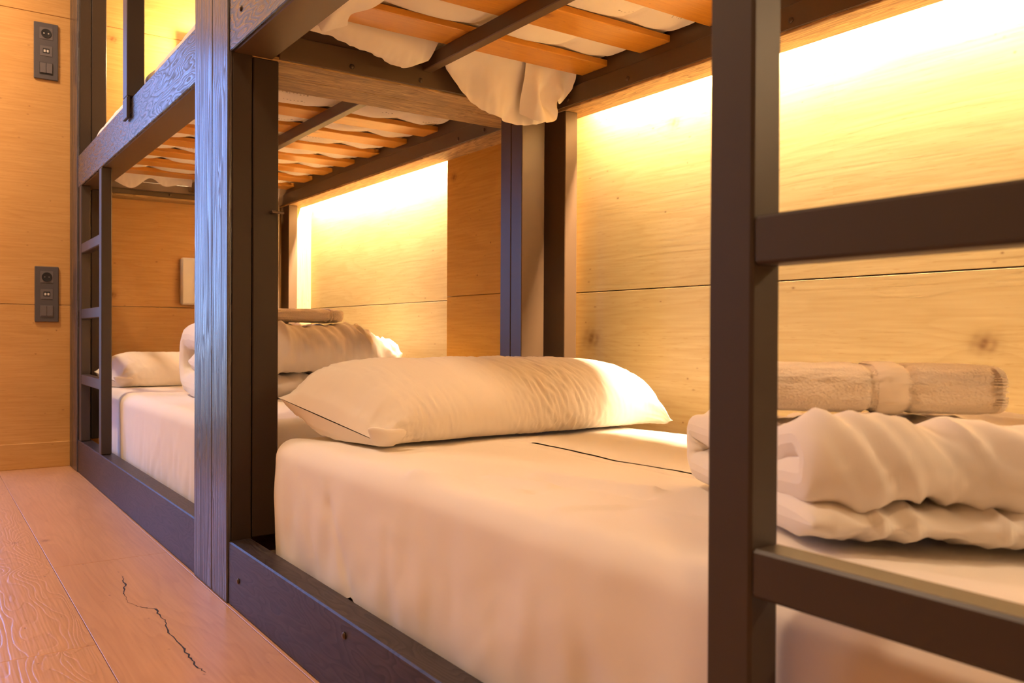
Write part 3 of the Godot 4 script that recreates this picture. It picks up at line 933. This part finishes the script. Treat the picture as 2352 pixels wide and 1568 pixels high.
		drape(t, "loose_sheet", [
			[Vector3(0.755, 1.432, -4.396), Vector3(0.85, 1.432, -4.396), Vector3(0.93, 1.432, -4.396), Vector3(1.0, 1.432, -4.396), Vector3(1.07, 1.432, -4.396), Vector3(1.125, 1.432, -4.396)],
			[Vector3(0.755, 1.40, -4.40), Vector3(0.85, 1.392, -4.41), Vector3(0.93, 1.415, -4.40), Vector3(1.0, 1.41, -4.41), Vector3(1.07, 1.402, -4.40), Vector3(1.125, 1.405, -4.405)],
			[Vector3(0.755, 1.382, -4.42), Vector3(0.85, 1.352, -4.43), Vector3(0.93, 1.405, -4.42), Vector3(1.0, 1.375, -4.43), Vector3(1.07, 1.386, -4.42), Vector3(1.125, 1.382, -4.42)]], 0.003)
		drape(t, "loose_sheet", [
			[Vector3(1.175, 1.432, -4.396), Vector3(1.28, 1.432, -4.396), Vector3(1.38, 1.432, -4.396), Vector3(1.48, 1.432, -4.396), Vector3(1.575, 1.432, -4.396)],
			[Vector3(1.175, 1.40, -4.405), Vector3(1.28, 1.402, -4.41), Vector3(1.38, 1.405, -4.40), Vector3(1.48, 1.402, -4.41), Vector3(1.575, 1.40, -4.41)],
			[Vector3(1.175, 1.38, -4.42), Vector3(1.28, 1.372, -4.43), Vector3(1.38, 1.385, -4.42), Vector3(1.48, 1.378, -4.43), Vector3(1.575, 1.35, -4.435)]], 0.003)

# cloth through rows of control points (Catmull-Rom both ways), with a little thickness
func drape(parent: Node, called: String, rows: Array, rough: float):
	var nr := rows.size()
	var nc: int = rows[0].size()
	var sub_u := 16
	var sub_v := 14
	var nu := (nc - 1) * sub_u + 1
	var nv := (nr - 1) * sub_v + 1
	var front := PackedVector3Array()
	for j in nv:
		var fj := float(j) / sub_v
		var colp := []
		for c in nc:
			var cp := []
			for r in nr:
				cp.append(rows[r][c])
			colp.append(cat(cp, fj))
		for i in nu:
			var p := cat(colp, float(i) / sub_u)
			var amt := smoothstep(0.0, 1.0, float(j) / (nv - 1))
			p += Vector3(0.2, 0.15, 1.0) * rough * 1.6 * amt * fine_n.get_noise_3d(p.x * 3.0, p.y * 0.8, p.z + 7.0)
			front.append(p)
	var at: Vector3 = rows[0][nc / 2]
	put(called, grid_mesh(shifted(front, at), nu, nv), M.cotton, parent, at)

func cat(pts: Array, f: float) -> Vector3:
	var n := pts.size()
	var k := clampi(int(floorf(f)), 0, n - 2)
	var t := f - k
	var p1: Vector3 = pts[k]
	var p2: Vector3 = pts[k + 1]
	var p0: Vector3 = pts[k - 1] if k > 0 else p1 * 2.0 - p2
	var p3: Vector3 = pts[k + 2] if k + 2 < n else p2 * 2.0 - p1
	return 0.5 * ((2.0 * p1) + (p2 - p0) * t + (2.0 * p0 - 5.0 * p1 + 4.0 * p2 - p3) * t * t + (3.0 * p1 - p0 - 3.0 * p2 + p3) * t * t * t)

# ======================================================================
# bedding
# ======================================================================
# pillow between two seam lines; lf/lb: left seam front and back corner, rf/rb the right one
func pillow(label: String, lf: Vector3, lb: Vector3, rf: Vector3, rb: Vector3, thick: float, y_rest: float, sd: int, nu: int, nv: int):
	var at := Vector3((lf.x + rf.x) / 2, y_rest, (lf.z + lb.z) / 2)
	var t := thing("pillow", label, "pillow", at, "white pillows")
	var pts := PackedVector3Array()
	var wn := noise3(sd, 2.2, 2)
	for j in nv:
		var u := float(j) / (nv - 1)
		var f := lf.lerp(rf, u)
		var b := lb.lerp(rb, u)
		var e := 2.0 * u - 1.0
		var fat := pow(maxf(0.0, 1.0 - pow(absf(e), 9.0)), 0.5)
		var hw := (b - f) / 2.0
		var pinch := 1.0 - 0.10 * fat
		var tt := 0.0012 + thick * fat
		var mid := (f + b) / 2.0
		mid.y = lerpf(mid.y, maxf(mid.y, y_rest + tt * 0.94), smoothstep(0.0, 0.5, fat))
		for i in nu:
			var th := TAU * i / nu
			var cx := cos(th)
			var sy := sin(th)
			var ex := signf(cx) * pow(absf(cx), lerpf(1.0, 0.86, fat))
			var ey := signf(sy) * pow(absf(sy), lerpf(1.3, 0.9, fat))
			var p := mid + hw * ex * pinch + Vector3(0, ey * tt, 0)
			var nrm := (hw.normalized() * cx + Vector3.UP * sy).normalized()
			# cross wrinkles running round the body
			var rowa := wn.get_noise_2d(u * 20.0 + 0.5 * sin(th), th * 0.28 + u * 3.0)
			var ridge := 1.0 - absf(rowa) * 2.4
			var near_mid := exp(-pow((u - 0.58) / 0.16, 2.0)) + 0.55 * exp(-pow((u - 0.12) / 0.10, 2.0)) + 0.18
			p += nrm * (0.0046 * maxf(ridge, -0.4) * near_mid * fat + 0.004 * soft.get_noise_3dv(p * 2.0) * fat)
			# radiating pulls at the ends
			var ends := exp(-pow((1.0 - absf(e)) / 0.16, 2.0))
			p += nrm * 0.006 * ends * fat * sin(th * 9.0 + 2.0 * wn.get_noise_2d(th * 4.0, e * 2.0))
			p.y = maxf(p.y, y_rest + 0.0015)
			pts.append(p)
	put("pillowcase", grid_mesh(shifted(pts, at), nu, nv, true, true), M.cotton, t, at)
	# the slack corner of the case curls out at the front left
	var lob := PackedVector3Array()
	var lc := lf + Vector3(0.004, 0.012, 0.006)
	var la := Vector3(0.93, -0.05, 0.36).normalized()
	var lb2 := Vector3(-0.30, 0.72, 0.62).normalized()
	var ln := la.cross(lb2).normalized()
	for j in 25:
		var ph := PI * j / 24.0
		for i in 40:
			var th := TAU * i / 40.0
			var q := Vector3(sin(ph) * cos(th), sin(ph) * sin(th), cos(ph))
			var rad := 1.0 + 0.10 * sin(th * 3.0 + 1.0) * sin(ph)
			var p := lc + la * q.x * 0.040 * rad + lb2 * q.y * 0.030 * rad + ln * (q.z * 0.011 - 10.0 * pow(q.x * 0.040, 2.0))
			p.y = maxf(p.y, y_rest + 0.002)
			lob.append(p)
	put("corner_fold", grid_mesh(shifted(lob, at), 40, 25, true, true), M.cotton, t, at)

# folded duvet: a spiral band (bottom layer back, up and forward over it, then tucked under) drawn along an axis
# at: middle of the front lower edge's left end; w: along, d: front to back; y0: support height
func duvet(label: String, p0: Vector3, w: Vector3, d: Vector3, length: float, depth: float, ys: Array, half: float, sd: int, ruffle: bool, steps: int, sag: float):
	var mid := p0 + w * length / 2.0 + d * depth / 2.0
	var t := thing("duvet", label, "duvet", mid, "folded white duvets")
	var yc: float = ys[0]
	var yb: float = ys[1]
	var ya: float = ys[2]
	# centre line (front-to-back, height)
	var line := []
	for k in 14:
		line.append(Vector2(lerpf(0.03, depth - 0.10, k / 13.0), yc))
	var rb := (ya - sag - yc) / 2.0
	for k in range(1, 12):
		var a := -PI / 2 + PI * k / 12.0
		line.append(Vector2(depth - 0.10 + cos(a) * rb * 0.8, (ya - sag + yc) / 2.0 + sin(a) * rb))
	for k in 14:
		var dx := lerpf(depth - 0.10, 0.075, k / 13.0)
		line.append(Vector2(dx, ya - sag * smoothstep(0.08, 0.20, dx)))
	var rf := (ya - yb) / 2.0
	for k in range(1, 10):
		var a := PI / 2 + PI * k / 10.0
		line.append(Vector2(0.075 + cos(a) * rf * 1.25, (ya + yb) / 2.0 + sin(a) * rf))
	for k in 9:
		line.append(Vector2(lerpf(0.075, depth - 0.22, k / 8.0), yb))
	var n := line.size()
	var wn := noise3(sd, 2.6, 3)
	var wf := noise3(sd + 1, 7.0, 2)
	var pts := PackedVector3Array()
	var loop := 2 * n
	for j in steps:
		var s := float(j) / (steps - 1)
		var endt := minf(s, 1.0 - s) * length
		var round_end := sqrt(clampf(1.0 - pow(1.0 - minf(endt / 0.035, 1.0), 2.0), 0.0, 1.0))
		var rr := smoothstep(0.62, 1.0, s) if ruffle else 0.0
		for q in loop:
			var i := q if q < n else loop - 1 - q
			var side := 1.0 if q < n else -1.0
			var c: Vector2 = line[i]
			var c0: Vector2 = line[maxi(i - 1, 0)]
			var c1: Vector2 = line[mini(i + 1, n - 1)]
			var tg := (c1 - c0).normalized()
			var nn := Vector2(tg.y, -tg.x) * side
			var h := half * (0.22 + 0.78 * round_end)
			h *= sqrt(clampf(1.0 - pow(1.0 - minf(minf(i, n - 1 - i) / 3.0, 1.0), 2.0), 0.05, 1.0))
			# puffs and pulled folds
			var base := p0 + w * s * length + d * c.x + Vector3(0, c.y, 0)
			var fold := wn.get_noise_3d(base.dot(w) * 3.2 + c.x * 1.6, c.y * 2.0 + c.x * 1.2, base.dot(d) * 0.8)
			var ridge := 1.0 - absf(wf.get_noise_3d(s * length * 2.0 + c.y * 3.0, c.y * 0.7, c.x * 0.6 + i * 0.003)) * 2.6
			var amp := 1.0 + 2.2 * rr
			var off := h * (1.0 + 0.35 * fold * amp) + (0.0075 * maxf(ridge, -0.6) + 0.006 * fold) * amp * round_end
			var pos2 := c + nn * off
			pos2.y = lerpf(pos2.y, pos2.y * 0.72 + 0.02, rr) + 0.010 * soft.get_noise_2d(s * length * 1.7, c.x * 1.6) * clampf(c.y * 8.0, 0, 1)
			pos2.x += 0.014 * wn.get_noise_2d(s * length * 2.4, c.y * 6.0)
			var p := p0 + w * (s * length + 0.012 * rr * wf.get_noise_2d(c.x * 9.0, c.y * 20.0)) + d * pos2.x + Vector3(0, maxf(pos2.y, 0.0015), 0)
			pts.append(p)
	put("folded_cover", grid_mesh(shifted(pts, mid), loop, steps, true, true), M.cotton, t, mid)
	# end caps close the band at both ends
	for k in 2:
		var cap := PackedVector3Array()
		var row := 0 if k == 0 else steps - 1
		for side in 2:
			for i in n:
				cap.append(pts[row * loop + (i if side == 0 else loop - 1 - i)] - mid)
		put("fold_edge", grid_mesh(cap, n, 2), M.cotton, t, mid)

# rolled or folded towel: flattened round section along an axis, two woven borders, open end
func towel(label: String, a: Vector3, b: Vector3, ry: float, rz: float, bands: Array, fringe: bool, sd: int, hollow: float):
	var ax := (b - a).normalized()
	var sd2 := ax.cross(Vector3.UP).normalized()
	var len := a.distance_to(b)
	var mid := (a + b) / 2.0
	var t := thing("towel", label, "towel", mid, "folded towels on the duvets")
	var wn := noise3(sd, 5.0, 2)
	var nu := 64
	var nv := 90
	var pts := PackedVector3Array()
	for j in nv:
		var s := float(j) / (nv - 1)
		var e := minf(s, 1.0 - s) * len
		var r := sqrt(clampf(1.0 - pow(1.0 - minf(e / 0.03, 1.0), 2.0), 0.0, 1.0)) * 0.22 + 0.78
		for i in nu:
			var th := TAU * i / nu
			var cx := signf(cos(th)) * pow(absf(cos(th)), 0.62)
			var cy := signf(sin(th)) * pow(absf(sin(th)), 0.62)
			var k := 1.0 + 0.06 * wn.get_noise_3d(s * len * 3.0, cx, cy)
			var groove := 0.0
			for bd in bands:
				groove += 0.005 * exp(-pow((s - bd) * len / 0.005, 2.0))
			pts.append(a + ax * (s * len) + sd2 * cx * (rz * r * k - groove) + Vector3(0, cy * (ry * r * k - groove), 0))
	put("body", grid_mesh(shifted(pts, mid), nu, nv, true, true), M.towel, t, mid)
	# woven borders: thin raised sleeves round the roll
	for q in range(0, bands.size() - 1, 2):
		var bp := PackedVector3Array()
		for j in 5:
			var s: float = lerpf(bands[q] + 0.006 / len, bands[q + 1] - 0.006 / len, j / 4.0)
			for i in nu:
				var th := TAU * i / nu
				var cx := signf(cos(th)) * pow(absf(cos(th)), 0.62)
				var cy := signf(sin(th)) * pow(absf(sin(th)), 0.62)
				var k := 1.0 + 0.06 * wn.get_noise_3d(s * len * 3.0, cx, cy)
				var lift := 0.003 if j > 0 and j < 4 else 0.0
				bp.append(a + ax * (s * len) + sd2 * cx * (rz * k + lift) + Vector3(0, cy * (ry * k + lift), 0))
		put("woven_border", grid_mesh(shifted(bp, mid), nu, 5, true, false), M.towel_band, t, mid)
	# ends: wound layers
	for k in 2:
		var c := a if k == 0 else b
		var outw := -ax if k == 0 else ax
		var cp := PackedVector3Array()
		var rings := 14
		for j in rings:
			var f := 1.0 - float(j) / (rings - 1)
			for i in nu:
				var th := TAU * i / nu
				var cx := signf(cos(th)) * pow(absf(cos(th)), 0.62)
				var cy := signf(sin(th)) * pow(absf(sin(th)), 0.62)
				var sp := sin((f * 3.0 + th / TAU) * TAU)
				cp.append(c + outw * (0.005 * sp * f - hollow * (1.0 - f)) + sd2 * cx * rz * 0.78 * f + Vector3(0, cy * ry * 0.78 * f, 0))
		put("wound_end", grid_mesh(shifted(cp, mid), nu, rings, true, false), M.towel, t, mid)
	if fringe:
		var st := SurfaceTool.new()
		st.begin(Mesh.PRIMITIVE_TRIANGLES)
		var rng := RandomNumberGenerator.new()
		rng.seed = sd
		for i in 60:
			var th := TAU * i / 60.0
			var cx := signf(cos(th)) * pow(absf(cos(th)), 0.62)
			var cy := signf(sin(th)) * pow(absf(sin(th)), 0.62)
			var c := b - ax * 0.012 + sd2 * cx * rz * 0.93 + Vector3(0, cy * ry * 0.93, 0)
			box_into(st, Vector3(0.0022, 0.0022, 0.0022) + (ax * 0.02).abs(), 0, 0.0006, Vector2.ZERO, c - mid)
		var fr := put("fringe", st.commit(), M.towel, t, mid)
		fr.set_meta("kind", "stuff")

func build_bedding():
	pillow("long white pillow lying across the mattress beside the double post", Vector3(0.80, 0.42, -1.615), Vector3(0.695, 0.50, -1.955), Vector3(1.64, 0.425, -1.60), Vector3(1.655, 0.46, -1.935), 0.088, 0.412, 31, 120, 170)
	pillow("white pillow against the end wall behind the far ladder", Vector3(0.75, 0.42, -4.14), Vector3(0.67, 0.47, -4.345), Vector3(1.46, 0.42, -4.12), Vector3(1.46, 0.46, -4.345), 0.078, 0.404, 37, 64, 90)
	# near duvet, turned about 45 degrees on the mattress, behind the ladder
	var w := Vector3(0.70, 0, 0.71)
	var d := Vector3(0.49, 0, -0.87)
	duvet("rolled white duvet on the near mattress behind the ladder rungs", Vector3(0.795, 0.412, -0.555), w, d, 0.66, 0.56, [0.030, 0.072, 0.117], 0.0225, 51, false, 170, 0.026)
	towel("beige terry towel with a woven border on the duvet behind the ladder", Vector3(0.977, 0.5785, -0.838), Vector3(1.218, 0.5785, -0.589), 0.0335, 0.085, [0.52, 0.66], true, 61, 0.01)
	# far duvet across the far mattress
	duvet("tall folded white duvet with ruffled end seen past the double post", Vector3(0.84, 0.404, -3.10), Vector3(0.997, 0, 0.07), Vector3(0.07, 0, -0.997), 0.76, 0.55, [0.046, 0.135, 0.232], 0.043, 57, true, 110, 0.0)
	towel("small beige folded towel on top of the tall duvet stack", Vector3(0.98, 0.722, -3.28), Vector3(1.40, 0.722, -3.25), 0.027, 0.10, [0.28, 0.36, 0.86, 0.875], false, 67, 0.02)

# ======================================================================
# sockets and wall lamps
# ======================================================================
func socket_plate(x0: float, x1: float, y0: float, y1: float, label: String, upper: bool):
	var zf := EZ + 0.0
	var c := Vector3((x0 + x1) / 2, (y0 + y1) / 2, zf)
	var t := thing("power_outlet", label, "outlet", c, "dark socket plates on the end wall")
	bx("cover_plate", Vector3(x0, y0, zf), Vector3(x1, y1, zf + 0.011), 1, M.plate, t, 0.003)
	var h := (y1 - y0)
	var mat: Material = M.plate_light
	# earthed socket
	var sc := Vector3(c.x, y1 - h * 0.19, zf + 0.011)
	bx("socket_insert", sc + Vector3(-0.028, -0.028, 0), sc + Vector3(0.028, 0.028, 0.002), 1, mat, t, 0.001)
	var bowl := put("socket_bowl", lathe_mesh([Vector2(0.0, 0.0035), Vector2(0.018, 0.0035), Vector2(0.0205, 0.0045), Vector2(0.022, 0.0045), Vector2(0.022, 0.002), Vector2(0, 0.002)], 28), M.black, t, sc)
	bowl.rotation.x = PI / 2
	for s in [-1, 1]:
		var pin := put("pin_hole", cyl_mesh(0.0028, 0.002), M.contact if upper else M.plate_light, t, sc + Vector3(0.0095 * s, 0.0, 0.004))
		pin.rotation.x = PI / 2
	# charging ports
	var uc := Vector3(c.x, y1 - h * 0.5, zf + 0.011)
	bx("port_insert", uc + Vector3(-0.026, -0.024, 0), uc + Vector3(0.026, 0.024, 0.002), 1, mat, t, 0.001)
	bx("port_frame", uc + Vector3(-0.014, -0.010, 0.002), uc + Vector3(0.014, 0.012, 0.003), 1, M.black, t, 0.0005)
	for s in [-1, 1]:
		bx("charging_port", uc + Vector3(0.0065 * s - 0.0042, -0.006, 0.003), uc + Vector3(0.0065 * s + 0.0042, 0.006, 0.004), 1, M.contact, t, 0.0005)
	# switches
	var wc := Vector3(c.x, y1 - h * 0.81, zf + 0.011)
	bx("switch_insert", wc + Vector3(-0.028, -0.028, 0), wc + Vector3(0.028, 0.028, 0.002), 1, M.black if upper else mat, t, 0.001)
	for s in [-1, 1]:
		bx("rocker", wc + Vector3(0.0135 * s - 0.0125, -0.022, 0.002), wc + Vector3(0.0135 * s + 0.0125, 0.026, 0.0055), 1, mat, t, 0.0015)

func build_fittings():
	socket_plate(0.455, 0.558, 1.865, 2.135, "upper dark socket plate on the end wall, three inserts", true)
	socket_plate(0.459, 0.561, 0.702, 0.968, "lower dark socket plate on the end wall, near the ladder", false)
	wall_lamp(Vector3(1.235, 0.922, EZ), "white boxy wall lamp, switched off, above the far lower pillow", false)
	wall_lamp(Vector3(1.25, 2.07, EZ), "white boxy wall lamp, lit, above the far upper mattress", true)
